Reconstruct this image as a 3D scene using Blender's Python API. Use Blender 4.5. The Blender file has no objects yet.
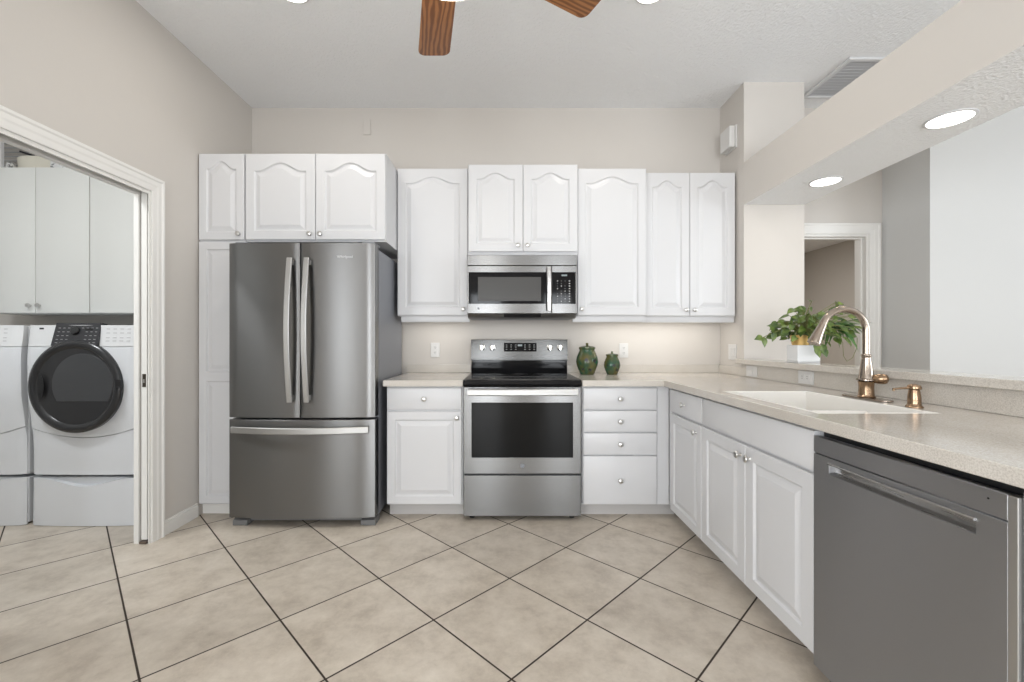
import bpy, bmesh, math, random
from mathutils import Vector, Matrix
C = bpy.context.scene.collection
PI = math.pi
random.seed(7)

# ------------------------------------------------------------------ camera, world, lights, exposure
cam = bpy.data.cameras.new('camera'); cam_o = bpy.data.objects.new('camera', cam); C.objects.link(cam_o)
cam_o.location = (0, 0, 1.165); cam_o.rotation_euler = (PI/2, 0, 0)
cam.sensor_width = 36; cam.lens = 438/1024*36; cam.shift_x = 7/1024; cam.clip_start = .02
bpy.context.scene.camera = cam_o
w = bpy.data.worlds.new('sky'); bpy.context.scene.world = w; w.use_nodes = True
w.node_tree.nodes['Background'].inputs[0].default_value = (.88, .94, 1, 1)
w.node_tree.nodes['Background'].inputs[1].default_value = 1.5
vs = bpy.context.scene.view_settings
vs.view_transform = 'Standard'; vs.look = 'None'; vs.exposure = 0.04; vs.gamma = 1; vs.use_curve_mapping = False

def light(name, kind, loc, power, col=(1, 1, 1), size=.1, size_y=None, rot=(0, 0, 0), spot=None, blend=.6):
    l = bpy.data.lights.new(name, kind); l.energy = power; l.color = col
    if kind == 'AREA':
        l.size = size
        if size_y: l.shape = 'RECTANGLE'; l.size_y = size_y
        else: l.shape = 'DISK'
    else:
        l.shadow_soft_size = size
    if spot: l.spot_size = spot; l.spot_blend = blend
    o = bpy.data.objects.new(name, l); C.objects.link(o); o.location = loc; o.rotation_euler = rot
    return o
LX_ = -2.045
DAY = (.91, .955, 1); WARM = (1, .92, .80); SOFT = (1, .96, .90)
# daylight through the glazed openings of the rear wall
light('daylight', 'AREA', (-.45, -4.36, 1.25), 66, DAY, .7, 2.1).rotation_euler = (-PI/2, 0, PI)
light('daylight', 'AREA', (1.25, -4.36, 1.25), 54, DAY, .6, 2.1).rotation_euler = (-PI/2, 0, PI)
light('daylight', 'AREA', (4.0, -4.36, 1.25), 30, DAY, 2.2, 2.1).rotation_euler = (-PI/2, 0, PI)
light('daylight', 'AREA', (LX_-.16, -2.15, 1.35), 145, DAY, 1.8, 3.0, (0, -PI/2, 0))  # added left-hand window light, brightens the peninsula fronts and beam
light('daylight', 'AREA', (6.16, -.6, 1.5), 122, DAY, 2.0, 3.0, (0, PI/2, 0))  # added right-hand window light, reaches the left wall over the bar

# ------------------------------------------------------------------ mesh helpers
def bm_new(): return bmesh.new()

def box(bm, x0, x1, y0, y1, z0, z1, mi=0):
    v = [bm.verts.new(p) for p in ((x0,y0,z0),(x1,y0,z0),(x1,y1,z0),(x0,y1,z0),(x0,y0,z1),(x1,y0,z1),(x1,y1,z1),(x0,y1,z1))]
    for f in ((0,3,2,1),(4,5,6,7),(0,1,5,4),(1,2,6,5),(2,3,7,6),(3,0,4,7)):
        bm.faces.new([v[i] for i in f]).material_index = mi

def frame_of(axis):
    a = Vector(axis).normalized()
    h = Vector((0,0,1)) if abs(a.z) < .9 else Vector((1,0,0))
    u = h.cross(a).normalized(); return a, u, a.cross(u)

def lathe(bm, prof, origin, axis=(0,0,1), n=24, mi=0, cap0=True, cap1=True):
    """prof: list of (radius, height along axis)"""
    a, u, v = frame_of(axis); o = Vector(origin); rings = []
    for r, h in prof:
        rings.append([bm.verts.new(o + a*h + (u*math.cos(2*PI*k/n) + v*math.sin(2*PI*k/n))*max(r, 1e-5)) for k in range(n)])
    for i in range(len(rings)-1):
        for k in range(n):
            q = (k+1) % n
            bm.faces.new((rings[i][k], rings[i][q], rings[i+1][q], rings[i+1][k])).material_index = mi
    if cap0: bm.faces.new(rings[0][::-1]).material_index = mi
    if cap1: bm.faces.new(rings[-1]).material_index = mi

def cyl(bm, origin, axis, r, h, n=24, mi=0): lathe(bm, [(r,0),(r,h)], origin, axis, n, mi)

def tube(bm, pts, rad, n=12, mi=0):
    pts = [Vector(p) for p in pts]; rads = rad if isinstance(rad, (list, tuple)) else [rad]*len(pts)
    t0 = (pts[1]-pts[0]).normalized(); _, u, v = frame_of(t0); rings = []
    for i, p in enumerate(pts):
        t = (pts[min(i+1,len(pts)-1)] - pts[max(i-1,0)]).normalized()
        u = (u - t*u.dot(t)).normalized(); v = t.cross(u)
        rings.append([bm.verts.new(p + (u*math.cos(2*PI*k/n)+v*math.sin(2*PI*k/n))*rads[i]) for k in range(n)])
    for i in range(len(rings)-1):
        for k in range(n):
            q = (k+1) % n
            bm.faces.new((rings[i][k], rings[i][q], rings[i+1][q], rings[i+1][k])).material_index = mi
    bm.faces.new(rings[0][::-1]).material_index = mi; bm.faces.new(rings[-1]).material_index = mi

def strap(bm, pts, side, wid, thk, mi=0):
    """flat bar of width wid (along side) and thickness thk swept along pts"""
    pts = [Vector(p) for p in pts]; s = Vector(side).normalized(); rings = []
    c = min(wid, thk)*.3
    sec = [(-wid/2+c,-thk/2),(wid/2-c,-thk/2),(wid/2,-thk/2+c),(wid/2,thk/2-c),(wid/2-c,thk/2),(-wid/2+c,thk/2),(-wid/2,thk/2-c),(-wid/2,-thk/2+c)]
    for i, p in enumerate(pts):
        t = (pts[min(i+1,len(pts)-1)] - pts[max(i-1,0)]).normalized(); nn = t.cross(s).normalized()
        rings.append([bm.verts.new(p + s*a + nn*b) for a, b in sec])
    n = len(sec)
    for i in range(len(rings)-1):
        for k in range(n):
            q = (k+1) % n
            bm.faces.new((rings[i][k], rings[i][q], rings[i+1][q], rings[i+1][k])).material_index = mi
    bm.faces.new(rings[0][::-1]).material_index = mi; bm.faces.new(rings[-1]).material_index = mi

def prism(bm, pts, z0, z1, mi=0, plane='xy', off=0):
    """extrude a 2D outline; plane xy -> along z, xz -> along y, yz -> along x"""
    def P(a, b, h): return {'xy': (a,b,h), 'xz': (a,h,b), 'yz': (h,a,b)}[plane]
    A = [bm.verts.new(P(a,b,z0)) for a,b in pts]; B = [bm.verts.new(P(a,b,z1)) for a,b in pts]; n = len(pts)
    bm.faces.new(A[::-1]).material_index = mi; bm.faces.new(B).material_index = mi
    for i in range(n):
        q = (i+1) % n; bm.faces.new((A[i],A[q],B[q],B[i])).material_index = mi

def cells(bm, us, vs_, keep, h0, h1, plane='xy', mi=0):
    """grid-cell plate: keep(i,j) says which cells exist; extruded h0..h1 across the plane"""
    def P(a, b, h): return {'xy': (a,b,h), 'xz': (a,h,b), 'yz': (h,a,b)}[plane]
    vd = {}
    def V(i, j, k):
        if (i,j,k) not in vd: vd[(i,j,k)] = bm.verts.new(P(us[i], vs_[j], (h0,h1)[k]))
        return vd[(i,j,k)]
    I, J = len(us)-1, len(vs_)-1
    K = lambda i, j: 0 <= i < I and 0 <= j < J and keep(i, j)
    for i in range(I):
        for j in range(J):
            if not K(i,j): continue
            bm.faces.new((V(i,j,1),V(i+1,j,1),V(i+1,j+1,1),V(i,j+1,1))).material_index = mi
            bm.faces.new((V(i,j,0),V(i,j+1,0),V(i+1,j+1,0),V(i+1,j,0))).material_index = mi
            for (di,dj,a,b) in ((-1,0,(i,j+1),(i,j)),(1,0,(i+1,j),(i+1,j+1)),(0,-1,(i,j),(i+1,j)),(0,1,(i+1,j+1),(i,j+1))):
                if not K(i+di,j+dj):
                    bm.faces.new((V(*a,0),V(*b,0),V(*b,1),V(*a,1))).material_index = mi

def obj(name, bm, mats, parent=None, bevel=0, seg=2, world=False, smooth=True, angle=35):
    """link one mesh object; coordinates are local to parent (or world -> converted)"""
    bmesh.ops.recalc_face_normals(bm, faces=bm.faces)
    if world and parent is not None:
        M = Matrix.LocRotScale(parent.location, parent.rotation_euler, None).inverted(); bm.transform(M)
    me = bpy.data.meshes.new(name); bm.to_mesh(me); bm.free()
    for m in (mats if isinstance(mats, (list, tuple)) else [mats]): me.materials.append(m)
    if smooth:
        me.polygons.foreach_set('use_smooth', [True]*len(me.polygons)); me.set_sharp_from_angle(angle=math.radians(angle))
    o = bpy.data.objects.new(name, me); C.objects.link(o)
    if parent is not None: o.parent = parent
    if bevel:
        b = o.modifiers.new('bevel', 'BEVEL'); b.width = bevel; b.segments = seg; b.limit_method = 'ANGLE'; b.angle_limit = math.radians(40); b.harden_normals = True
    return o

def thing(name, label, cat, loc=(0,0,0), rz=0, group=None):
    o = bpy.data.objects.new(name, None); C.objects.link(o); o.empty_display_size = .1
    o.location = loc; o.rotation_euler = (0,0,rz); tag(o, label, cat, group); return o
def tag(o, label, cat, group=None):
    o['label'] = label; o['category'] = cat
    if group: o['group'] = group
    return o
def struct(name, bm, m, bevel=0, **k):
    o = obj(name, bm, m, bevel=bevel, **k); o['kind'] = 'structure'; return o
def dup(root, loc, rz=None, label=None, group=None):
    r = root.copy(); C.objects.link(r); r.location = loc
    if rz is not None: r.rotation_euler = (0,0,rz)
    if label: r['label'] = label
    if group: r['group'] = group
    for ch in list(root.children):
        c = ch.copy(); C.objects.link(c); c.parent = r
        for g in list(ch.children):
            d = g.copy(); C.objects.link(d); d.parent = c
    return r
def lettering(name, txt, mat, parent, loc, rot, size, label=None, depth=.0006):
    cu = bpy.data.curves.new('lettering', 'FONT'); cu.body = txt; cu.size = size; cu.extrude = depth; cu.align_x = 'CENTER'; cu.align_y = 'CENTER'
    t = bpy.data.objects.new('lettering_tmp', cu); C.objects.link(t); bpy.context.view_layer.update()
    me = bpy.data.meshes.new_from_object(t.evaluated_get(bpy.context.evaluated_depsgraph_get()))
    bpy.data.objects.remove(t); me.materials.clear(); me.materials.append(mat)
    o = bpy.data.objects.new(name, me); C.objects.link(o); o.parent = parent; o.location = loc; o.rotation_euler = rot
    if label: o['label'] = label
    return o

# ------------------------------------------------------------------ materials
def mat(name, col, rough=.5, metal=0, **kw):
    m = bpy.data.materials.new(name); m.use_nodes = True; b = m.node_tree.nodes['Principled BSDF']
    b.inputs['Base Color'].default_value = (*col, 1); b.inputs['Roughness'].default_value = rough; b.inputs['Metallic'].default_value = metal
    for k, v in kw.items(): b.inputs[k].default_value = v
    return m
def nodes(m): return m.node_tree.nodes, m.node_tree.links, m.node_tree.nodes['Principled BSDF']
def add_bump(m, scale, strength, detail=4, dist=.002, vec=None):
    N, L, b = nodes(m); tc = N.new('ShaderNodeTexCoord'); n = N.new('ShaderNodeTexNoise'); bp = N.new('ShaderNodeBump')
    n.inputs['Scale'].default_value = scale; n.inputs['Detail'].default_value = detail
    bp.inputs['Strength'].default_value = strength; bp.inputs['Distance'].default_value = dist
    src = tc.outputs['Object']
    if vec:
        mp = N.new('ShaderNodeMapping'); mp.inputs['Scale'].default_value = vec; L.new(src, mp.inputs[0]); src = mp.outputs[0]
    L.new(src, n.inputs['Vector']); L.new(n.outputs['Fac'], bp.inputs['Height']); L.new(bp.outputs[0], b.inputs['Normal']); return n
def mottled(m, c0, c1, scale, detail=6, lo=.35, hi=.65, vec=None):
    N, L, b = nodes(m); tc = N.new('ShaderNodeTexCoord'); n = N.new('ShaderNodeTexNoise'); r = N.new('ShaderNodeValToRGB')
    n.inputs['Scale'].default_value = scale; n.inputs['Detail'].default_value = detail
    r.color_ramp.elements[0].color = (*c0,1); r.color_ramp.elements[0].position = lo; r.color_ramp.elements[1].color = (*c1,1); r.color_ramp.elements[1].position = hi
    src = tc.outputs['Object']
    if vec:
        mp = N.new('ShaderNodeMapping'); mp.inputs['Scale'].default_value = vec; L.new(src, mp.inputs[0]); src = mp.outputs[0]
    L.new(src, n.inputs['Vector']); L.new(n.outputs['Fac'], r.inputs[0]); L.new(r.outputs[0], b.inputs['Base Color']); return n
def emis(name, col, s):
    m = mat(name, col, .5); b = m.node_tree.nodes['Principled BSDF']; b.inputs['Emission Color'].default_value = (*col,1); b.inputs['Emission Strength'].default_value = s; return m

M_wall = mat('wall_paint', (.60,.565,.525), .7); add_bump(M_wall, 90, .12)
M_wallw = mat('wall_paint_white', (.62,.62,.61), .7); add_bump(M_wallw, 90, .12)
M_ceil = mat('ceiling_texture', (.86,.865,.875), .85); add_bump(M_ceil, 70, .8, 4, .009)
M_trim = mat('trim_paint', (.78,.765,.735), .4)
M_cab = mat('cabinet_white', (.655,.655,.665), .32)
M_toe = mat('toe_kick_grey', (.52,.50,.485), .5)
M_lam = mat('laundry_cabinet_white', (.74,.74,.71), .45)
M_nick = mat('brushed_nickel', (.62,.61,.59), .28, 1)
M_chrome = mat('polished_steel', (.75,.74,.72), .12, 1)
M_steel = mat('stainless_steel', (.205,.203,.20), .34, 1)
def brushed(m, vec=(2,2,160), lo=.28, hi=.38):
    N, L, b = nodes(m); tc = N.new('ShaderNodeTexCoord'); mp = N.new('ShaderNodeMapping'); n = N.new('ShaderNodeTexNoise'); r = N.new('ShaderNodeMapRange')
    mp.inputs['Scale'].default_value = vec; n.inputs['Scale'].default_value = 6; n.inputs['Detail'].default_value = 3
    r.inputs['To Min'].default_value = lo; r.inputs['To Max'].default_value = hi
    L.new(tc.outputs['Object'], mp.inputs[0]); L.new(mp.outputs[0], n.inputs['Vector']); L.new(n.outputs['Fac'], r.inputs[0]); L.new(r.outputs[0], b.inputs['Roughness'])
    tg = N.new('ShaderNodeTangent'); tg.direction_type = 'RADIAL'; tg.axis = 'Z'; L.new(tg.outputs[0], b.inputs['Tangent']); b.inputs['Anisotropic'].default_value = .88; b.inputs['Anisotropic Rotation'].default_value = .25
brushed(M_steel)
M_steell = mat('light_stainless_steel', (.50,.49,.48), .28, 1); brushed(M_steell, (2,2,60), .25, .31)
M_steelm = mat('appliance_steel', (.185,.183,.18), .26, 1); brushed(M_steelm, (2,2,160), .22, .30)
M_steeld = mat('dishwasher_steel', (.44,.445,.46), .45, 1); brushed(M_steeld, (2,2,160), .42, .48)
M_steelb = mat('backguard_steel', (.12,.119,.117), .28, 1); brushed(M_steelb, (2,2,160), .24, .32)
M_hand = mat('satin_handle_steel', (.47,.465,.455), .42, 1)
M_fside = mat('fridge_side_grey', (.235,.245,.27), .42, .2)
M_black = mat('black_plastic', (.012,.012,.013), .35)
M_blackgloss = mat('black_glass', (.008,.008,.009), .06, **{'Specular IOR Level': .15})
M_darkgl = mat('dark_window_glass', (.035,.034,.034), .08)
M_ovengl = mat('oven_window_glass', (.008,.008,.008), .07, **{'Specular IOR Level': .14})
M_mwgl = mat('microwave_window_screen', (.075,.073,.07), .25, **{'Specular IOR Level': .2})
M_cook = mat('ceramic_cooktop', (.007,.007,.008), .05, **{'Specular IOR Level': .22})
M_ring = mat('burner_ring_grey', (.09,.09,.09), .2)
M_print = mat('white_print', (.7,.7,.7), .5)
M_greyprint = mat('grey_print', (.40,.40,.41), .5)
M_disp = emis('lit_display', (.75,.85,.9), .30); M_disp.node_tree.nodes['Principled BSDF'].inputs['Base Color'].default_value = (.03,.04,.04,1)
M_foot = mat('grey_plastic', (.16,.16,.16), .55)
M_wash = mat('appliance_white', (.78,.80,.83), .3)
M_washl = mat('appliance_panel_white', (.80,.81,.82), .35)
M_dring = mat('smoked_door_ring', (.028,.028,.03), .22)
M_dgls = mat('smoked_door_glass', (.06,.062,.066), .15)
M_dpan = mat('charcoal_control_panel', (.03,.03,.034), .35)
M_sink = mat('white_composite', (.86,.835,.79), .25)
M_bronze = mat('champagne_bronze', (.33,.225,.145), .22, 1)
M_faucet = mat('warm_brushed_nickel', (.37,.31,.26), .17, 1)
M_plate = mat('white_plastic_plate', (.68,.67,.655), .4)
M_slot = mat('slot_dark', (.05,.05,.05), .5)
M_gold = mat('gold_foil_pot', (.62,.42,.16), .32, .8)
M_pot = mat('white_glazed_ceramic', (.80,.80,.80), .25)
M_soil = mat('potting_soil', (.05,.035,.025), .95)
M_leaf = mat('pothos_leaf', (.13,.27,.045), .38); mottled(M_leaf, (.016,.052,.009), (.17,.235,.04), 28, 3, .3, .72)
M_leaf2 = mat('spider_plant_leaf', (.10,.27,.06), .4); mottled(M_leaf2, (.022,.085,.016), (.10,.22,.05), 16, 2)
M_stem = mat('plant_stem', (.16,.17,.05), .55)
M_jar = mat('green_glaze', (.05,.13,.06), .12); mottled(M_jar, (.016,.080,.045), (.12,.10,.03), 15, 5, .36, .66)
M_basket = mat('cream_basket', (.74,.70,.60), .7); add_bump(M_basket, 60, .4, 2, .004, (1,1,6))
M_lamp = emis('lit_lamp_glass', (1,.93,.8), 6)
M_can = emis('lit_recessed_lens', (1,.95,.86), 10)
M_bar = emis('lit_led_bar', (1,.95,.85), 3)
M_vent = mat('vent_white', (.66,.66,.67), .5)
M_ventd = mat('vent_dark', (.58,.58,.59), .7)
M_glass = mat('window_glass', (1,1,1), 0, 0, **{'Transmission Weight': 1, 'IOR': 1.0})
M_bronzeh = mat('dark_bronze_fan', (.10,.065,.04), .4, .7)

# wood for the fan blades
M_wood = mat('oak_fan_blade', (.33,.15,.06), .35)
def wood():
    N, L, b = nodes(M_wood); tc = N.new('ShaderNodeTexCoord'); mp = N.new('ShaderNodeMapping'); wv = N.new('ShaderNodeTexWave'); r = N.new('ShaderNodeValToRGB')
    mp.inputs['Scale'].default_value = (2.0, 12, 12); wv.inputs['Scale'].default_value = 1.2; wv.inputs['Distortion'].default_value = 7; wv.inputs['Detail'].default_value = 3; wv.inputs['Detail Scale'].default_value = 1.6
    wv.bands_direction = 'Y'
    r.color_ramp.elements[0].color = (.17,.062,.020,1); r.color_ramp.elements[1].color = (.36,.155,.055,1)
    r.color_ramp.elements[0].position = .15; r.color_ramp.elements[1].position = .8
    L.new(tc.outputs['Object'], mp.inputs[0]); L.new(mp.outputs[0], wv.inputs['Vector']); L.new(wv.outputs['Fac'], r.inputs[0]); L.new(r.outputs[0], b.inputs['Base Color'])
wood()

# speckled quartz worktop
M_ctr = mat('greige_quartz', (.56,.51,.45), .12)
def quartz():
    N, L, b = nodes(M_ctr); tc = N.new('ShaderNodeTexCoord'); n = N.new('ShaderNodeTexNoise'); n2 = N.new('ShaderNodeTexNoise'); r = N.new('ShaderNodeValToRGB'); mx = N.new('ShaderNodeMix'); mx.data_type = 'RGBA'; mx.blend_type = 'OVERLAY'
    n.inputs['Scale'].default_value = 260; n.inputs['Detail'].default_value = 2; n2.inputs['Scale'].default_value = 9; n2.inputs['Detail'].default_value = 4
    r.color_ramp.elements[0].color = (.50,.46,.41,1); r.color_ramp.elements[0].position = .33; r.color_ramp.elements[1].color = (.64,.60,.545,1); r.color_ramp.elements[1].position = .6
    L.new(tc.outputs['Object'], n.inputs['Vector']); L.new(tc.outputs['Object'], n2.inputs['Vector']); L.new(n.outputs['Fac'], r.inputs[0])
    mx.inputs[0].default_value = .12; L.new(r.outputs[0], mx.inputs[6]); L.new(n2.outputs['Fac'], mx.inputs[7]); L.new(mx.outputs[2], b.inputs['Base Color'])
quartz()

# porcelain floor tiles laid on the diagonal
M_floor = mat('diagonal_floor_tile', (.5,.42,.34), .3)
def floor_mat():
    N, L, b = nodes(M_floor)
    def math_(op, a, bb=None, c=None):
        n = N.new('ShaderNodeMath'); n.operation = op
        for i, x in enumerate((a, bb, c)):
            if x is None: continue
            if isinstance(x, (int, float)): n.inputs[i].default_value = x
            else: L.new(x, n.inputs[i])
        return n.outputs[0]
    tc = N.new('ShaderNodeTexCoord'); sp = N.new('ShaderNodeSeparateXYZ'); L.new(tc.outputs['Object'], sp.inputs[0]); x, y = sp.outputs[0], sp.outputs[1]
    P = .641
    u = math_('DIVIDE', math_('SUBTRACT', math_('ADD', x, y), 2.813), P)
    v = math_('DIVIDE', math_('ADD', math_('SUBTRACT', x, y), .845), P)
    fu, fv = math_('FRACT', u), math_('FRACT', v)
    du = math_('MINIMUM', fu, math_('SUBTRACT', 1, fu)); dv = math_('MINIMUM', fv, math_('SUBTRACT', 1, fv))
    d = math_('MINIMUM', du, dv)
    g = N.new('ShaderNodeMapRange'); L.new(d, g.inputs[0]); g.inputs['From Min'].default_value = .0062; g.inputs['From Max'].default_value = .0095
    idv = N.new('ShaderNodeCombineXYZ'); L.new(math_('FLOOR', u), idv.inputs[0]); L.new(math_('FLOOR', v), idv.inputs[1])
    wn = N.new('ShaderNodeTexWhiteNoise'); wn.noise_dimensions = '3D'; L.new(idv.outputs[0], wn.inputs['Vector'])
    off = N.new('ShaderNodeVectorMath'); off.operation = 'MULTIPLY_ADD'; L.new(wn.outputs['Color'], off.inputs[0]); off.inputs[1].default_value = (9,9,9); L.new(tc.outputs['Object'], off.inputs[2])
    n1 = N.new('ShaderNodeTexNoise'); n1.inputs['Scale'].default_value = 6; n1.inputs['Detail'].default_value = 10; n1.inputs['Roughness'].default_value = .74; L.new(off.outputs[0], n1.inputs['Vector'])
    r = N.new('ShaderNodeValToRGB'); L.new(n1.outputs['Fac'], r.inputs[0])
    e = r.color_ramp.elements; e[0].position = .33; e[0].color = (.43,.37,.302,1); e[1].position = .68; e[1].color = (.655,.59,.505,1)
    k = e.new(.5); k.color = (.56,.495,.415,1)
    hv = N.new('ShaderNodeHueSaturation'); L.new(r.outputs[0], hv.inputs['Color']); vr = N.new('ShaderNodeMapRange'); L.new(wn.outputs['Value'], vr.inputs[0]); vr.inputs['To Min'].default_value = .94; vr.inputs['To Max'].default_value = 1.06; L.new(vr.outputs[0], hv.inputs['Value'])
    mx = N.new('ShaderNodeMix'); mx.data_type = 'RGBA'; L.new(g.outputs[0], mx.inputs[0]); mx.inputs[6].default_value = (.032,.021,.014,1); L.new(hv.outputs[0], mx.inputs[7]); L.new(mx.outputs[2], b.inputs['Base Color'])
    rr = N.new('ShaderNodeMapRange'); L.new(g.outputs[0], rr.inputs[0]); rr.inputs['To Min'].default_value = .8; rr.inputs['To Max'].default_value = .33; L.new(rr.outputs[0], b.inputs['Roughness'])
    hsum = math_('ADD', math_('MULTIPLY', g.outputs[0], 1.0), math_('MULTIPLY', n1.outputs['Fac'], .25))
    bp = N.new('ShaderNodeBump'); bp.inputs['Strength'].default_value = .35; bp.inputs['Distance'].default_value = .003; L.new(hsum, bp.inputs['Height']); L.new(bp.outputs[0], b.inputs['Normal'])
floor_mat()

# ------------------------------------------------------------------ the setting
CZ = 3.05; BY = 3.543; LX = -2.045; RX = 1.74
YR = -4.3
bm = bm_new(); box(bm, -4.3, 6.1, YR-.15, 7.2, -.1, 0); struct('floor', bm, M_floor)
bm = bm_new(); box(bm, -4.3, 6.1, YR-.15, BY+.117, CZ, CZ+.1); struct('ceiling', bm, M_ceil)
# back wall with the doorway into the next room
bm = bm_new(); us = [-4.3, 2.06, 2.942, 6.1]; vv = [0, 2.03, CZ]
cells(bm, us, vv, lambda i, j: not (i == 1 and j == 0), BY, BY+.117, 'xz'); struct('wall_back', bm, M_wall)
# left wall: laundry doorway and the pocket that holds its sliding door
bm = bm_new(); y0, y1, zt = 1.68, 2.528, 2.03
WT = .088
cells(bm, [YR, -3.7, -.6, y0], [0, .45, 2.25, CZ], lambda i, j: not (i == 1 and j == 1), LX-WT, LX, 'yz'); box(bm, LX-WT, LX, y0, BY-.001, zt+.09, CZ); box(bm, LX-WT, LX-WT+.006, y0, BY-.001, zt, zt+.09); box(bm, LX-.006, LX, y0, BY-.001, zt, zt+.09)
box(bm, LX-WT, LX-.060, y1, BY-.001, 0, zt); box(bm, LX-.006, LX, y1, BY-.001, 0, zt)
struct('wall_left', bm, M_wall)
# short return wall at the right of the back wall, and the half wall under the bar
bm = bm_new(); box(bm, RX, 2.18, 3.19, BY-.001, 0, CZ); struct('wall_return', bm, M_wall)
bm = bm_new(); box(bm, RX, 1.86, -1.2, 3.189, 0, 1.0); struct('wall_half', bm, M_wall)
bm = bm_new(); box(bm, RX, 2.18, -1.6, 3.189, 2.158, 2.464); bm.faces.ensure_lookup_table()
for f in bm.faces:
    if f.calc_center_median().z < 2.16: f.material_index = 1
struct('beam_soffit', bm, [M_wall, M_ceil])
bm = bm_new(); box(bm, RX, 2.18, -2.0, -1.601, 0, CZ); struct('wall_pier', bm, M_wall)
# living room: the jutting white wall, the far side wall
bm = bm_new(); box(bm, 3.05, 6.0, 3.143, BY-.001, 0, CZ); struct('wall_living', bm, M_wallw)
bm = bm_new(); cells(bm, [YR, -2.1, .9, BY], [0, .5, 2.5, CZ], lambda i, j: not (i == 1 and j == 1), 6.0, 6.1, 'yz'); struct('wall_right', bm, M_wallw)
bm = bm_new(); cells(bm, [-3.7, -3.64, -2.18, -2.12, -.66, -.6], [.45, .51, 2.19, 2.25], lambda i, j: j in (0, 2) or i in (0, 2, 4), LX-.06, LX-.02, 'yz'); struct('window_5', bm, M_trim)  # unseen left window and opening, added to let light onto the peninsula
bm = bm_new(); cells(bm, [-2.1, -2.04, -.63, -.57, .84, .9], [.5, .56, 2.44, 2.5], lambda i, j: j in (0, 2) or i in (0, 2, 4), 6.03, 6.07, 'yz'); struct('window_4', bm, M_trim)  # unseen living-room window and opening, added to light the left wall
# rear wall behind the camera, with two glazed openings
bm = bm_new(); us = [-4.3, -.85, -.05, .9, 1.6, 2.8, 5.2, 6.1]; vv = [0, .12, 2.35, CZ]
cells(bm, us, vv, lambda i, j: not (j == 1 and i in (1, 3, 5)), YR-.12, YR, 'xz'); struct('wall_rear', bm, M_wall)
for k, (xa, xb) in enumerate(((-.85, -.05), (.9, 1.6), (2.8, 5.2))):
    bm = bm_new(); n = 1 if k < 2 else 3; st = (xb-xa)/n
    us = [xa]
    for i in range(n): us += [xa+i*st+.05, xa+(i+1)*st-.05]
    us.append(xb); vv = [.12, .2, 2.27, 2.35]
    cells(bm, us, vv, lambda i, j: j in (0, 2) or i % 2 == 0, YR-.09, YR-.03, 'xz')
    struct('window_%d' % (k+1), bm, M_trim)
# laundry room shell and the room beyond the doorway
bm = bm_new(); box(bm, -4.3, -4.2, .9, BY-.001, 0, CZ); struct('wall_laundry_side', bm, M_wallw)
bm = bm_new(); box(bm, -4.2, LX-.089, .9, 1.0, 0, CZ); struct('wall_laundry_front', bm, M_wallw)
bm = bm_new(); box(bm, 4.35, 4.45, BY+.118, 6.4, 0, 2.44); struct('wall_study_side', bm, M_wall)
bm = bm_new(); box(bm, .4, 4.45, 6.4, 6.5, 0, 2.44); struct('wall_study_back', bm, M_wall)
bm = bm_new(); box(bm, .3, .4, BY+.118, 6.4, 0, 2.44); struct('wall_study_left', bm, M_wall)
bm = bm_new(); box(bm, .3, 4.45, BY+.118, 6.5, 2.441, 2.5); struct('ceiling_study', bm, M_ceil)

# door casings: nested bands of rising thickness
PROF = [(0,0),(0,.008),(.006,.010),(.030,.011),(.040,.014),(.062,.014),(.070,.019),(.082,.019),(.085,.016),(.085,0)]
def casing(bm, a0, a1, top, P):
    R = []
    for f in (lambda d: (a0-d, 0), lambda d: (a0-d, top+d), lambda d: (a1+d, top+d), lambda d: (a1+d, 0)):
        R.append([bm.verts.new(P(*f(d), t)) for d, t in PROF])
    for A, B in zip(R, R[1:]):
        for k in range(len(PROF)):
            q = (k+1) % len(PROF); bm.faces.new((A[k], A[q], B[q], B[k]))
    bm.faces.new(R[0]); bm.faces.new(R[-1][::-1])
def casing_left():
    bm = bm_new(); casing(bm, y0, y1, zt, lambda u, v, t: (LX+.0005+t, u, v))
    # head and near jamb linings
    box(bm, LX-WT, LX, y0, y0+.02, 0, zt-.02); box(bm, LX-WT, LX-.055, y0, y1, zt-.02, zt-.0005); box(bm, LX-.008, LX, y0, y1, zt-.02, zt-.0005)
    # split jamb strips at the pocket
    box(bm, LX-WT, LX-.061, y1-.012, y1-.0005, 0, zt-.0205); box(bm, LX-.005, LX, y1-.012, y1-.0005, 0, zt-.0205)
    struct('trim_1', bm, M_trim, smooth=False)
casing_left()
bm = bm_new(); box(bm, LX-.050, LX-.017, y1-.006, 3.3, .02, zt+.02)
pd = struct('door_1', bm, M_trim, bevel=.002)
bm = bm_new(); box(bm, LX-.041, LX-.022, y1-.009, y1-.0065, .90, .975); box(bm, LX-.036, LX-.027, y1-.0105, y1-.009, .925, .945, 1)
obj('edge_latch', bm, [mat('latch_bronze', (.10,.085,.07), .35, .8), M_nick], pd)
bm = bm_new(); box(bm, LX-.05, LX-.013, y1-.02, y1+.03, .001, .015)
obj('floor_guide', bm, mat('guide_brown', (.12,.09,.07), .5), pd)
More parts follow.
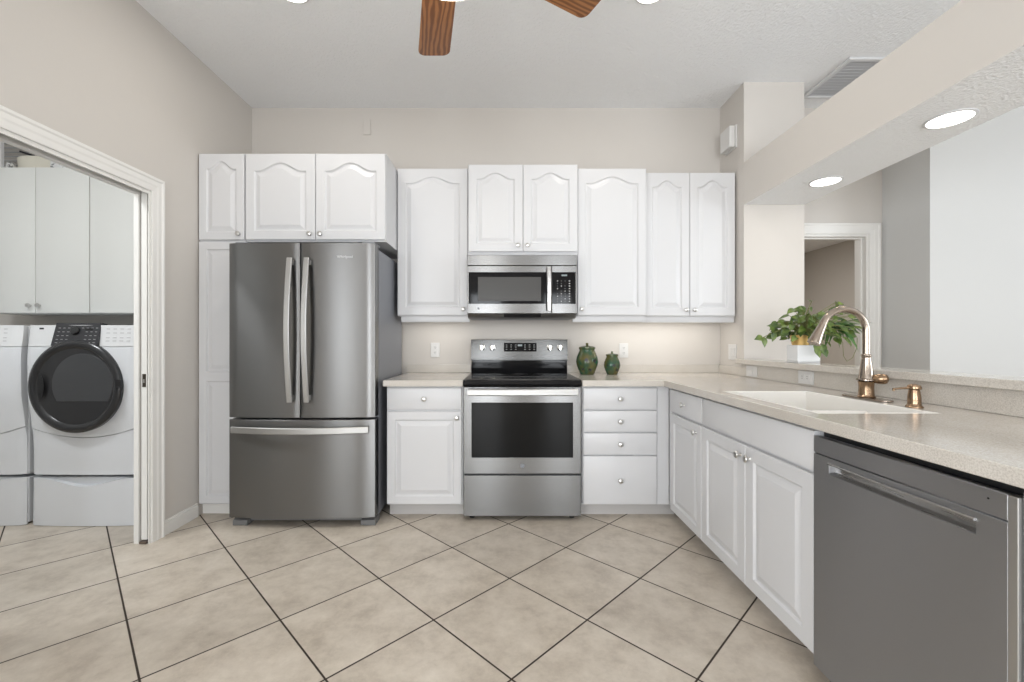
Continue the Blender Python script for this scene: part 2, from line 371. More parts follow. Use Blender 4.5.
# casing of the doorway beyond the bar
def casing_back():
    bm = bm_new(); xa, xb, zz = 2.06, 2.942, 2.03
    casing(bm, xa, xb, zz, lambda u, v, t: (u, BY-.0005-t, v))
    box(bm, xb-.02, xb-.0005, BY, BY+.117, 0, zz); box(bm, xa+.0005, xa+.02, BY, BY+.117, 0, zz); box(bm, xa+.02, xb-.02, BY, BY+.117, zz-.02, zz-.0005)
    box(bm, xb-.032, xb-.0205, BY+.04, BY+.075, 0, zz-.02); box(bm, xa+.02, xb-.033, BY+.04, BY+.075, zz-.032, zz-.0205)
    struct('trim_2', bm, M_trim, smooth=False)
casing_back()
bm = bm_new(); box(bm, LX+.0005, LX+.013, y1+.088, 2.905, 0, .075); box(bm, LX+.0005, LX+.008, y1+.088, 2.905, .075, .09)
struct('baseboard_left', bm, M_trim, bevel=.002)

# ------------------------------------------------------------------ cabinet kit (local: x right, y into the wall, z up; y=0 is the face behind the doors)
T = .02
def ring(x0, x1, z0, z1, rise, n=20):
    pts = [(x0, z0), (x1, z0)]
    for k in range(n+1):
        s = 1-2*k/n; u = abs(s)/.86
        dz = rise*(.5*(1+math.cos(PI*u)) if u < 1 else 0) - rise
        pts.append(((x0+x1)/2 + s*(x1-x0)/2, z1 + (dz if rise else 0)))
    return pts
def panel_door(bm, x0, x1, panels, m=.058, y=0):
    """raised-panel door; panels = [(z0,z1,rise)], stacked; front at y-T"""
    P = lambda pts, yy: [bm.verts.new((a, yy, b)) for a, b in pts]
    for i, (z0, z1, rise) in enumerate(panels):
        lo, hi = i == 0, i == len(panels)-1
        e = .004; f = y-T
        zb0 = z0+e if lo else z0; zb1 = z1-e if hi else z1
        mb = m if lo else m*.62; mt = m if hi else m*.62
        px0, px1, pz0, pz1 = x0+m, x1-m, z0+mb, z1-mt
        R = [P(ring(x0, x1, z0, z1, 0), y-.0005), P(ring(x0, x1, z0, z1, 0), f+e if True else f), P(ring(x0+e, x1-e, zb0, zb1, 0), f)]
        for d, dep in ((0, 0), (.003, .004), (.007, .009), (.012, .0095), (.019, .008), (.038, .0015), (.042, .0005)):
            R.append(P(ring(px0+d, px1-d, pz0+d, pz1-d, rise), f+dep))
        for a, b in zip(R, R[1:]):
            n = len(a)
            for k in range(n):
                q = (k+1) % n; bm.faces.new((a[k], a[q], b[q], b[k]))
        bm.faces.new(R[-1]); bm.faces.new(R[0][::-1])
def slab(bm, x0, x1, z0, z1, y=0, e=.006):
    R = []
    for d, yy in ((0, y-.0005), (0, y-T+e), (e*.3, y-T+e*.3), (e, y-T)):
        R.append([bm.verts.new((a, yy, b)) for a, b in ((x0+d, z0+d), (x1-d, z0+d), (x1-d, z1-d), (x0+d, z1-d))])
    for a, b in zip(R, R[1:]):
        for k in range(4):
            q = (k+1) % 4; bm.faces.new((a[k], a[q], b[q], b[k]))
    bm.faces.new(R[-1]); bm.faces.new(R[0][::-1])
def knob(parent, x, z, y=-T, m=None):
    bm = bm_new(); lathe(bm, [(.008,-.0005),(.0075,.003),(.0055,.006),(.0055,.013),(.011,.016),(.0155,.019),(.0165,.023),(.0145,.027),(.008,.0295),(.001,.030)], (x, y, z), (0,-1,0), 20)
    return obj('knob', bm, m or M_nick, parent)
def door(parent, x0, x1, panels, knob_at=None, m=.058, mt=None):
    bm = bm_new(); panel_door(bm, x0, x1, panels, m); o = obj('door', bm, mt or M_cab, parent, smooth=False)
    if knob_at: knob(o, *knob_at)
    return o
def drawer(parent, x0, x1, z0, z1, kn=True):
    bm = bm_new(); slab(bm, x0, x1, z0, z1); o = obj('drawer', bm, M_cab, parent)
    if kn: knob(o, (x0+x1)/2, (z0+z1)/2)
    return o
def carcass(parent, w, z0, z1, d, m=None, x0=0):
    bm = bm_new(); box(bm, x0+.0008, w-.0008, 0, d, z0, z1); return obj('body', bm, m or M_cab, parent, bevel=.0015)
def toe(parent, x0, x1, d, set_back=.07):
    bm = bm_new(); box(bm, x0, x1, set_back, d, 0, .0895); return obj('toe_kick', bm, M_toe, parent)
def rail(parent, x0, x1, z0, z1, y):
    bm = bm_new(); prism(bm, [(y, z1), (y, z0+.012), (y+.004, z0), (y+.02, z0), (y+.02, z1)], x0, x1, 0, 'yz'); return obj('light_rail', bm, M_cab, parent, bevel=.001)
UT = 2.43
# tall pantry beside the fridge
PX0, PX1, PY = -2.040, -1.731, 2.93
t = thing('pantry_cabinet', 'tall narrow white pantry cabinet squeezed between left wall and fridge', 'cabinet', (PX0, PY, 0)); w_ = PX1-PX0
bm = bm_new(); box(bm, .0008, w_-.0008, 0, BY-PY-.002, .075, UT-.012); box(bm, -.0035, .001, .004, .02, .075, UT-.012); obj('body', bm, M_cab, t, bevel=.001)
bm = bm_new(); box(bm, -.003, w_-.001, .03, .10, 0, .0745); obj('toe_kick', bm, M_trim, t)
door(t, .004, w_-.004, [(1.838, UT-.02, .05)], (w_-.034, 1.875), .05)
door(t, .004, w_-.004, [(.083, .93, 0), (.93, 1.826, 0)], None, .05)
# cabinet over the fridge
OX0, OX1 = -1.729, -.792
t = thing('overhead_cabinet', 'deep white wall cabinet with two arched doors above the fridge', 'cabinet', (OX0, PY, 0)); w_ = OX1-OX0; h_ = w_/2
carcass(t, w_, 1.828, UT-.012, BY-PY-.002)
door(t, .003, h_-.002, [(1.838, UT-.02, .055)], (h_-.034, 1.875))
door(t, h_+.002, w_-.004, [(1.838, UT-.02, .055)], (h_+.036, 1.875))
# wall cabinet left of the microwave
UY = 3.22; zA = 1.348
def upper(x0, x1, y, zb, zt_, label, doors, knobs, rl=None, rise=.05, m=.058, drop=0):
    t = thing('wall_cabinet', label, 'cabinet', (x0, y, 0)); w_ = x1-x0
    carcass(t, w_, zb-drop, zt_, BY-y-.002)
    n = doors; st = w_/n
    for i in range(n):
        door(t, i*st+(.003 if i == 0 else .0015), (i+1)*st-(.003 if i == n-1 else .0015), [(zb+.005, zt_-.004, rise)], (knobs[i], zb+.05), m)
    if rl: rail(t, rl[0]-x0, rl[1]-x0, zb-.043, zb-.0005, rl[2])
    return t
upper(-.789, -.270, UY, zA, UT, 'white wall cabinet with one arched door between fridge and microwave', 1, [.519-.035], (-.765, -.262, .012))
upper(-.266, .524, 3.16, 1.80, 2.435, 'short white wall cabinet with two arched doors directly over the microwave', 2, [.395-.036, .395+.034], None, .045, drop=.029)
upper(.528, 1.036, UY, zA, UT, 'white wall cabinet with one arched door just right of the microwave', 1, [.032], (.500, 1.035, .012))
upper(1.040, 1.728, 3.30, zA, UT, 'white two-door wall cabinet in the back right corner above the lit backsplash', 2, [.344-.03, .344+.032], (1.042, 1.733, .012), .05)

# base cabinets on the back wall
FY = 2.88; CT, CB = .91, .87
BX0, BX1 = -.776, -.273
t = thing('base_cabinet', 'white base cabinet with one drawer over one door, between fridge and range', 'cabinet', (BX0, FY, 0)); w_ = BX1-BX0
carcass(t, w_, .09, CB-.001, BY-FY-.002); toe(t, .001, w_-.001, .5)
drawer(t, .004, w_-.01, .716, .858); door(t, .004, w_-.01, [(.098, .703, 0)], (w_-.042, .665), .052)
DX0, DX1 = .503, 1.0
t = thing('drawer_cabinet', 'white base cabinet of four plain drawers, right of the range', 'cabinet', (DX0, FY, 0)); w_ = DX1-DX0
carcass(t, w_, .09, CB-.001, BY-FY-.002); toe(t, .001, w_+.14, .5)
for a, b in ((.717, .858), (.571, .709), (.421, .563), (.098, .413)): drawer(t, .008, w_-.008, a, b)
bm = bm_new(); box(bm, w_+.0005, w_+.0785, .0025, .06, .09, CB-.002); obj('corner_filler', bm, M_cab, t)
# base cabinets along the peninsula (faces look left)
SX = 1.08
def pen(ya, yb, label, name='base_cabinet'):
    t = thing(name, label, 'cabinet', (SX, ya, 0), -PI/2); w_ = ya-yb
    carcass(t, w_, .09, CB-.001, RX-SX-.004) if name != 'sink_cabinet' else None
    toe(t, .001, w_-.001, .5); return t, w_
t, w_ = pen(2.878, 2.366, 'narrow white cabinet with drawer and door in the peninsula corner')
drawer(t, .068, w_-.003, .717, .856); door(t, .068, w_-.003, [(.086, .704, 0)], (w_-.06, .66), .052)
t, w_ = pen(2.364, 1.502, 'white two-door cabinet under the sink with a plain false drawer front', 'sink_cabinet')
bm = bm_new(); cells(bm, [.0008, .018, w_-.018, w_-.0008], [0, .018, RX-SX-.022, RX-SX-.004], lambda i, j: not (i == 1 and j == 1), .09, CB-.001, 'xy'); box(bm, .018, w_-.018, .018, RX-SX-.022, .09, .108); obj('body', bm, M_cab, t)
bm = bm_new(); slab(bm, .003, w_-.003, .717, .856); obj('false_drawer_front', bm, M_cab, t)
door(t, .003, w_/2-.002, [(.086, .704, 0)], (w_/2-.038, .655), .058); door(t, w_/2+.002, w_-.003, [(.086, .704, 0)], (w_/2+.038, .655), .058)
t, w_ = pen(.895, -.2, 'white end panel cabinet beyond the dishwasher at the right photo edge')
bm = bm_new(); slab(bm, -.003, w_-.003, .098, .856); obj('end_panel', bm, M_cab, t)

# ------------------------------------------------------------------ worktops, backsplash, bar ledge
bm = bm_new(); box(bm, -.792, -.272, 2.835, BY-.001, CB, CT)
o = tag(obj('countertop', bm, M_ctr, bevel=.004), 'short speckled greige worktop piece between fridge and range', 'countertop')
bm = bm_new(); box(bm, -.792, -.272, BY-.02, BY-.0015, CT+.0005, .975); obj('backsplash', bm, M_ctr, o, bevel=.002)
SK = (1.108, 1.535, 1.545, 2.225)   # sink cut-out
bm = bm_new(); xs = [.500, 1.031, SK[0], SK[1], RX-.001]; ys = [-.25, SK[2], SK[3], 2.835, BY-.001]
cells(bm, xs, ys, lambda i, j: (i >= 1 or j == 3) and not (i == 2 and j == 1), CB, CT, 'xy')
o = tag(obj('countertop', bm, M_ctr, bevel=.004), 'long L-shaped speckled greige worktop holding the sink on the peninsula', 'countertop')
bm = bm_new(); box(bm, .500, RX-.0015, BY-.02, BY-.0015, CT+.0005, .975); box(bm, RX-.02, RX-.0015, 3.190, BY-.0205, CT+.0005, .975); box(bm, RX-.02, RX-.0015, -.25, 3.1895, CT+.0005, .9985)
obj('backsplash', bm, M_ctr, o, bevel=.0015)
bm = bm_new(); box(bm, 1.690, 1.875, -.25, 3.188, 1.0005, 1.035)
box(bm, 1.690, RX-.0005, 3.188, 3.225, 1.0005, 1.035)
tag(obj('bar_ledge', bm, M_ctr, bevel=.004), 'narrow raised greige bar ledge on the half wall behind the sink', 'ledge')

# sink
def sink():
    x0, x1, ya, yb = SK; t = thing('kitchen_sink', 'white double-bowl composite sink set under the peninsula worktop', 'sink', ((x0+x1)/2, (ya+yb)/2, .71))
    r = .0; yd = ya+.30; zb = .72; zt_ = CB-.0008; wl = .012
    g = .0006; q = .016; top = CT+.0012
    bm = bm_new(); us = [x0+g, x0+q, x1-q, x1-g]; vv = [ya+g, ya+q, yb-q, yb-g]
    cells(bm, us, vv, lambda i, j: not (i == 1 and j == 1), zb, top, 'xy')
    prism(bm, [(yd-.016, zb), (yd+.016, zb), (yd+.013, .865), (yd+.006, .873), (yd-.006, .873), (yd-.013, .865)], x0+q, x1-q, 0, 'yz')
    box(bm, x0+g, x1-g, ya+g, yb-g, zb-.01, zb)
    obj('basin', bm, M_sink, t, bevel=.004, world=True)
    for a, b in ((ya, yd-.014), (yd+.014, yb)):
        bm = bm_new(); lathe(bm, [(.045,0),(.045,.003),(.036,.004),(.034,.001),(.001,.001)], ((x0+x1)/2, (a+b)/2, zb+.0005)); obj('drain', bm, M_nick, t, world=True)
sink()
# faucet
def faucet():
    fx, fy = 1.592, 1.93; t = thing('kitchen_faucet', 'gooseneck pull-down faucet in warm brushed nickel behind the sink', 'faucet', (fx, fy, CT))
    bm = bm_new(); pts = []
    for k in range(32):
        a = 2*PI*k/32; c, s = math.cos(a), math.sin(a); pts.append((.028*c, .115*(1 if s > 0 else -1)*0 + .028*s + (.095 if s > 0 else -.095)))
    prism(bm, pts, .001, .008); obj('deck_plate', bm, M_faucet, t, bevel=.002)
    bm = bm_new(); lathe(bm, [(.033,.0085),(.034,.012),(.029,.018),(.0275,.05),(.0285,.068),(.0305,.076),(.026,.079)], (0,0,0), n=28); obj('base', bm, M_bronze, t)
    bm = bm_new(); lathe(bm, [(.030,.0795),(.037,.082),(.037,.087),(.030,.091),(.0265,.104),(.0225,.146),(.0175,.178),(.0175,.186),(.019,.189),(.019,.194),(.0155,.198)], (0,0,0), n=28); obj('neck_collar', bm, M_faucet, t)
    bm = bm_new(); R = .098; zc = .297; p = [(0,0,.196), (0,0,.24)]
    for k in range(19): a = PI*k/18*.86; p.append((-R+R*math.cos(a), 0, zc+R*math.sin(a)))
    ex = p[-1]; d = Vector((-math.sin(PI*.86)*1, 0, math.cos(PI*.86))).normalized()
    p.append((ex[0]+d.x*.012, 0, ex[2]+d.z*.012))
    tube(bm, p, .0145, 18); obj('spout', bm, M_faucet, t)
    bm = bm_new(); q = Vector(p[-1]); lathe(bm, [(.0155,.0005),(.0165,.004),(.0165,.012),(.018,.03),(.0225,.062),(.0265,.085),(.0265,.093),(.022,.0945),(.001,.0945)], q, d, 24); obj('spray_head', bm, M_faucet, t)
    bm = bm_new(); lathe(bm, [(.017,.0),(.019,.006),(.022,.02),(.023,.036),(.019,.047),(.008,.053),(.001,.0535)], (.016,-.016,.090), (.72,-.69,.02), 20); obj('lever', bm, M_bronze, t)
faucet()
def soap():
    t = thing('soap_dispenser', 'small bronze pump soap dispenser beside the faucet', 'soap dispenser', (1.568, 1.678, CT))
    bm = bm_new(); lathe(bm, [(.027,.0005),(.027,.005),(.022,.010),(.0205,.018),(.021,.028),(.0205,.040),(.018,.060),(.0165,.068)], (0,0,0), n=24); obj('body', bm, M_bronze, t)
    bm = bm_new(); lathe(bm, [(.014,.0685),(.021,.070),(.0225,.076),(.019,.086),(.010,.091),(.001,.092)], (0,0,0), n=24)
    tube(bm, [(-.012,0,.076), (-.05,0,.074), (-.082,0,.071)], [.0055,.0045,.004], 10); cyl(bm, (-.079,0,.064), (0,0,1), .0045, .008, 10); obj('pump_head', bm, M_bronze, t)
soap()

# ------------------------------------------------------------------ refrigerator
def fridge():
    x0, x1 = -1.726, -.812; xc = (x0+x1)/2; hw = (x1-x0)/2; yb, yf = 3.46, 2.735
    t = thing('refrigerator', 'tall stainless french-door refrigerator with a freezer drawer below', 'refrigerator', (xc, yb, 0))
    def curve(u): return yf - .022*(1-(u/hw)**2)
    bm = bm_new(); box(bm, x0+.004, x1-.004, 2.835, yb, .045, 1.755); obj('case', bm, M_fside, t, bevel=.004, world=True)
    def leaf(name, a, b, z0, z1):
        bm = bm_new(); n = 14; pts = [(xc+a+.004, 2.828), (xc+a, 2.815)]
        for k in range(n+1): u = a+(b-a)*k/n; e = .006 if k in (0, n) else 0; pts.append((xc+u, curve(u)+e))
        pts += [(xc+b, 2.815), (xc+b-.004, 2.828)]; prism(bm, pts, z0, z1); return obj(name, bm, M_steel, t, bevel=.003, world=True, angle=50)
    l = leaf('door', -hw, -.003, .688, 1.776); r = leaf('door', .003, hw, .688, 1.776); f = leaf('freezer_drawer', -hw, hw, .062, .675)
    # bowed strap handles
    for o, u in ((l, -.052), (r, .052)):
        bm = bm_new(); z0, z1 = .79, 1.675; pts = []; n = 20
        yb_ = curve(u)
        for k in range(n+1):
            s = k/n; pts.append((xc+u, yb_-.030-.040*math.sin(PI*s), z0+(z1-z0)*s))
        strap(bm, pts, (1,0,0), .034, .014)
        box(bm, xc+u-.012, xc+u+.012, yb_-.028, yb_+.006, z0+.008, z0+.04); box(bm, xc+u-.012, xc+u+.012, yb_-.028, yb_+.006, z1-.04, z1-.008)
        hd = obj('handle', bm, M_hand, o, bevel=0); hd.data.transform(Matrix.Translation((-xc, -yb, 0)))
    bm = bm_new(); pts = []; n = 24; L = hw-.034
    for k in range(n+1):
        s = -1+2*k/n; pts.append((xc+L*s, curve(L*s)-.024-.034*(1-s*s), .616))
    strap(bm, pts, (0,0,1), .040, .013)
    for s in (-1, 1): box(bm, xc+s*(L-.04)-.014, xc+s*(L-.04)+.014, curve(L)-.026, curve(L)+.012, .604, .628)
    hd = obj('handle', bm, M_hand, f); hd.data.transform(Matrix.Translation((-xc, -yb, 0)))
    bm = bm_new(); box(bm, x0+.02, x1-.02, 2.80, 2.834, .02, .064); obj('kick_grille', bm, M_foot, t, world=True)
    for s in (x0+.006, x1-.10):
        bm = bm_new(); prism(bm, [(2.765,0),(2.86,0),(2.86,.044),(2.80,.044),(2.765,.034)], s, s+.094, 0, 'yz'); obj('foot', bm, M_foot, t, bevel=.003, world=True)
    for s in (x0+.015, x1-.095):
        bm = bm_new(); box(bm, s, s+.08, 2.775, 2.90, 1.7765, 1.792); obj('hinge_cover', bm, M_fside, t, bevel=.005, world=True)
    lettering('logo_lettering', 'Whirlpool', M_washl, r, (.275, curve(.275)-yb-.0016, 1.688), (PI/2, 0, math.atan(.044*.275/hw**2)), .023)
fridge()

# ------------------------------------------------------------------ range
def stove():
    x0, x1 = -.268, .492; xc = (x0+x1)/2; yf = 2.835
    t = thing('range_cooker', 'freestanding stainless electric range with black ceramic cooktop', 'range', (xc, 3.50, 0))
    bm = bm_new(); box(bm, x0+.003, x1-.003, 2.872, 3.50, .03, .888); obj('body', bm, M_foot, t, world=True)
    bm = bm_new(); prism(bm, [(2.812,.880),(2.808,.888),(2.812,.912),(2.822,.916),(3.43,.916),(3.43,.8885),(2.84,.8885),(2.84,.868),(2.825,.868)], x0+.001, x1-.001, 0, 'yz')
    ct = obj('cooktop', bm, M_cook, t, bevel=.002, world=True)
    for bx, by, r in ((-.19,2.99,.115),(.19,2.99,.09),(-.19,3.27,.075),(.19,3.27,.095),(0,3.31,.06)):
        bm = bm_new()
        for rr in (r, r*.62): lathe(bm, [(rr-.0016,0),(rr-.0016,.0005),(rr+.0016,.0005),(rr+.0016,0)], (xc+bx, by, .9162), n=48, cap0=False, cap1=False)
        g = obj('burner_ring', bm, M_ring, ct); g.data.transform(Matrix.Translation((-xc, -3.50, 0)))
    bm = bm_new(); prism(bm, [(3.431,.9165),(3.431,1.012),(3.50,1.012),(3.50,.89),(3.44,.89)], x0+.006, x1-.006, 0, 'yz'); obj('lower_backguard', bm, M_blackgloss, t, world=True)
    bm = bm_new(); prism(bm, [(3.418,1.013),(3.416,1.03),(3.434,1.1735),(3.437,1.176),(3.50,1.176),(3.50,1.0125)], x0+.002, x1-.002, 0, 'yz'); bg = obj('backguard', bm, M_steelb, t, bevel=.0015, world=True)
    an = math.atan2(.017, .135)
    def face(z): return 3.416+(z-1.03)*.017/.135
    def on(parent, name, bm, m, **k):
        o = obj(name, bm, m, parent, **k); o.data.transform(Matrix.Translation((-xc, -3.50, 0))); return o
    bm = bm_new(); za, zb = 1.083, 1.150; xa, xb = -.008, .247
    prism(bm, [(face(za)-.0025, za),(face(zb)-.0025, zb),(face(zb)+.001, zb),(face(za)+.001, za)], xa, xb, 0, 'yz')
    for i in range(7):
        if i in (3,): continue
        for zz in (1.100, 1.118, 1.134): box(bm, xa+.014+i*.036, xa+.026+i*.036, face(zz)-.0031, face(zz)-.0024, zz-.0015, zz+.0015, 1)
    box(bm, xa+.108, xa+.142, face(1.13)-.0032, face(1.13)-.0024, 1.122, 1.138, 2)
    on(bg, 'display_panel', bm, [M_blackgloss, M_greyprint, M_disp])
    for px in (481.8, 492.2, 550.2, 560.4):
        kx = (px-505)*3.40/438; bm = bm_new(); zz = 1.113
        lathe(bm, [(.024,0),(.024,.004),(.0205,.006),(.019,.026),(.0165,.029),(.001,.0295)], (kx, face(zz)-.0002, zz), (0,-math.cos(an),math.sin(an)), 24)
        box(bm, kx-.0035, kx+.0035, face(zz)-.034, face(zz)-.027, zz-.017, zz+.017); on(bg, 'knob', bm, M_chrome)
    # oven door
    bm = bm_new(); us = [x0, x0+.052, x1-.052, x1]; vv = [.306, .410, .765, .866]
    cells(bm, us, vv, lambda i, j: not (i == 1 and j == 1), yf, 2.871, 'xz'); dr = obj('oven_door', bm, M_steelm, t, bevel=.002, world=True)
    bm = bm_new(); box(bm, x0+.0525, x1-.0525, yf+.003, 2.868, .4105, .7645); on(dr, 'window', bm, M_ovengl)
    bm = bm_new(); strap(bm, [(x0+.03+(x1-x0-.06)*k/20, yf-.052-.006*math.sin(PI*k/20), .838) for k in range(21)], (0,0,1), .042, .018)
    for s in (x0+.034, x1-.060): box(bm, s, s+.026, yf-.044, yf-.0005, .824, .852)
    on(dr, 'handle', bm, M_hand)
    bm = bm_new(); lathe(bm, [(.013,0),(.013,.0008),(.001,.0008)], (xc, yf-.0001, .357), (0,-1,0), 20); on(dr, 'emblem', bm, M_fside)
    bm = bm_new(); box(bm, x0, x1, yf, 2.871, .030, .294); obj('storage_drawer', bm, M_steelm, t, bevel=.003, world=True)
    bm = bm_new(); box(bm, x0+.004, x1-.004, yf+.012, 2.871, .2945, .3055); obj('door_gap_shade', bm, M_black, t, world=True)  # black strip standing in for the shade in the gap below the door
    for sx in (x0+.05, x1-.05):
        for sy in (2.90, 3.44): bm = bm_new(); cyl(bm, (sx, sy, 0), (0,0,1), .018, .0295, 14); obj('foot', bm, M_black, t, world=True)
stove()

# ------------------------------------------------------------------ microwave
def microwave():
    x0, x1 = -.266, .505; xc = (x0+x1)/2; yf = 3.065; zb, zt_ = 1.330, 1.768
    t = thing('microwave_oven', 'stainless over-the-range microwave with black window and right keypad', 'microwave', (xc, 3.50, zb))
    bm = bm_new(); prism(bm, [(3.12,zb+.012),(3.16,zb),(3.50,zb),(3.50,zt_),(3.105,zt_),(3.105,zb+.03)], x0+.003, x1-.003, 0, 'yz'); obj('body', bm, M_fside, t, world=True, bevel=.002)
    S = 3.065/438; X = lambda px: (px-505)*S; Z = lambda py: 1.165-(py-341)*S
    def on(parent, name, bm, m, **k):
        o = obj(name, bm, m, parent, **k); o.data.transform(Matrix.Translation((-xc, -3.50, -zb))); return o
    bm = bm_new(); box(bm, x0, x1, yf, 3.104, Z(265.4), zt_); obj('vent_panel', bm, M_steelm, t, bevel=.004, world=True)
    bm = bm_new(); box(bm, x0, X(551.5), yf, 3.104, zb+.028, Z(265.8)); d = obj('door', bm, M_steelm, t, bevel=.003, world=True)
    bm = bm_new(); box(bm, X(551.8), x1, yf, 3.104, zb+.028, Z(265.8)); c = obj('control_panel', bm, M_steelm, t, bevel=.003, world=True)
    bm = bm_new(); cells(bm, [X(468.6), X(478), X(541), X(551.4)], [Z(303.8), Z(301), Z(277), Z(272.2)], lambda i, j: not (i == 1 and j == 1), yf-.0035, yf-.0003, 'xz'); on(d, 'glass_frame', bm, M_blackgloss, bevel=.001)
    bm = bm_new(); box(bm, X(478)+.0004, X(541)-.0004, yf-.0028, yf-.0003, Z(301)+.0004, Z(277)-.0004); on(d, 'window', bm, M_mwgl)
    bm = bm_new(); strap(bm, [(X(548.6), yf-.026-.016*math.sin(PI*k/16), Z(311)+(Z(267.6)-Z(311))*k/16) for k in range(17)], (1,0,0), .032, .016)
    for z in (Z(309), Z(271.5)): box(bm, X(548.6)-.010, X(548.6)+.010, yf-.024, yf-.0005, z-.008, z+.008)
    on(d, 'handle', bm, M_steell)
    bm = bm_new(); box(bm, X(552.2), X(575.6), yf-.0035, yf-.0003, Z(303.8), Z(272.2))
    box(bm, X(561.5), X(567), yf-.0042, yf-.0034, Z(276.2), Z(274.6), 1)
    for i, px in enumerate((557.5, 561.3, 565, 569.4)):
        for j in range(9):
            py = 281+j*2.55
            if (i, j) in ((1,3),(2,1),(0,4)): continue
            r = .0045 if i == 3 else .0033
            box(bm, X(px)-r, X(px)+r, yf-.0042, yf-.0034, Z(py)-.0032, Z(py)+.0032, 2 if (i == 3 or (i+j) % 3 == 0) else 3)
    on(c, 'keypad', bm, [M_blackgloss, M_disp, M_greyprint, M_ring])
    bm = bm_new(); prism(bm, [(3.075,zb+.0275),(3.09,zb+.006),(3.12,zb-.004),(3.158,zb-.004),(3.158,zb-.0005),(3.118,zb+.0115),(3.104,zb+.0275)], x0+.004, x1-.004, 0, 'yz')
    ug = obj('underside_grille', bm, M_steel, t, world=True)
    bm = bm_new(); prism(bm, [(3.0735,zb+.024),(3.0875,zb+.004),(3.089,zb+.0055),(3.0755,zb+.0255)], X(504), X(541), 0, 'yz'); on(ug, 'vent_slot', bm, M_black)
    bm = bm_new(); lathe(bm, [(.008,0),(.008,.0008),(.001,.0008)], (X(478.5), yf-.0001, Z(308.4)), (0,-1,0), 20); on(d, 'emblem', bm, M_fside)
microwave()

# ------------------------------------------------------------------ dishwasher
def dishwasher():
    ya, yb = 1.499, .900; w_ = ya-yb
    t = thing('dishwasher', 'stainless built-in dishwasher with a pocket handle under the worktop', 'dishwasher', (1.08, ya, 0), -PI/2)
    bm = bm_new(); box(bm, .003, w_-.003, .01, .60, .03, .865); obj('tub', bm, M_black, t)
    f = -.026
    bm = bm_new(); us = [.002, .074, w_-.082, w_-.018]; vv = [.062, .732, .764, .784]
    cells(bm, us, vv, lambda i, j: not (i == 1 and j == 1), f, .0, 'xz'); d = obj('door', bm, M_steeld, t, bevel=.002)
    bm = bm_new(); box(bm, .002, w_-.018, f, .0, .787, .843); obj('control_strip', bm, M_steeld, t, bevel=.003)
    bm = bm_new(); box(bm, .0025, w_-.0185, f+.012, -.002, .7845, .7865); obj('strip_seam', bm, M_fside, t)
    bm = bm_new(); x0, x1 = .0745, w_-.0825
    prism(bm, [(f+.001,.7325),(f-.001,.7345),(f+.020,.738),(f+.020,.7635),(f+.023,.7635),(f+.023,.7325)], x0, x1, 0, 'yz'); obj('pocket_handle', bm, M_steell, d)
    bm = bm_new(); strap(bm, [(x0-.002, f-.002, .7655), ((x0+x1)/2, f-.006, .7655), (x1+.002, f-.002, .7655)], (0,0,1), .006, .008); obj('handle_lip', bm, M_steell, d)
    bm = bm_new(); box(bm, w_-.0178, w_+.0012, f-.001, .0, .062, .843); obj('edge_trim', bm, M_hand, d, bevel=.002)
    bm = bm_new(); cyl(bm, (w_-.055, f-.0001, .822), (0,-1,0), .0022, .001, 12); obj('indicator_light', bm, M_black, t)
    bm = bm_new(); box(bm, .004, w_-.004, .03, .06, 0, .0615); obj('toe_panel', bm, M_foot, t)
dishwasher()

# ------------------------------------------------------------------ laundry
def bulge_panel(bm, xc, hw, zb, zt_, F, yback, nu=24, nv=10, mi=0):
    G = []
    for j in range(nv+1):
        row = []
        for i in range(nu+1):
            u = -1+2*i/nu; z = zb(u)+(zt_(u)-zb(u))*j/nv; edge = (1-abs(u))*hw
            r = .02; dy = 0 if edge >= r else r-math.sqrt(max(r*r-(r-edge)**2, 0))
            row.append(bm.verts.new((xc+u*hw, min(F(u, z)+dy*.8, yback-.003), z)))
        G.append(row)
    B = [[bm.verts.new((xc+(-1+2*i/nu)*hw, yback, (zb, zt_)[j](-1+2*i/nu))) for i in range(nu+1)] for j in (0, 1)]
    for j in range(nv):
        for i in range(nu): bm.faces.new((G[j][i], G[j][i+1], G[j+1][i+1], G[j+1][i])).material_index = mi
    for i in range(nu):
        bm.faces.new((B[0][i], B[0][i+1], G[0][i+1], G[0][i])); bm.faces.new((G[-1][i], G[-1][i+1], B[1][i+1], B[1][i])); bm.faces.new((B[0][i+1], B[0][i], B[1][i], B[1][i+1]))
    bm.faces.new([B[0][0]]+[G[j][0] for j in range(nv+1)]+[B[1][0]]); bm.faces.new([B[0][-1]]+[G[j][-1] for j in range(nv+1)]+[B[1][-1]])

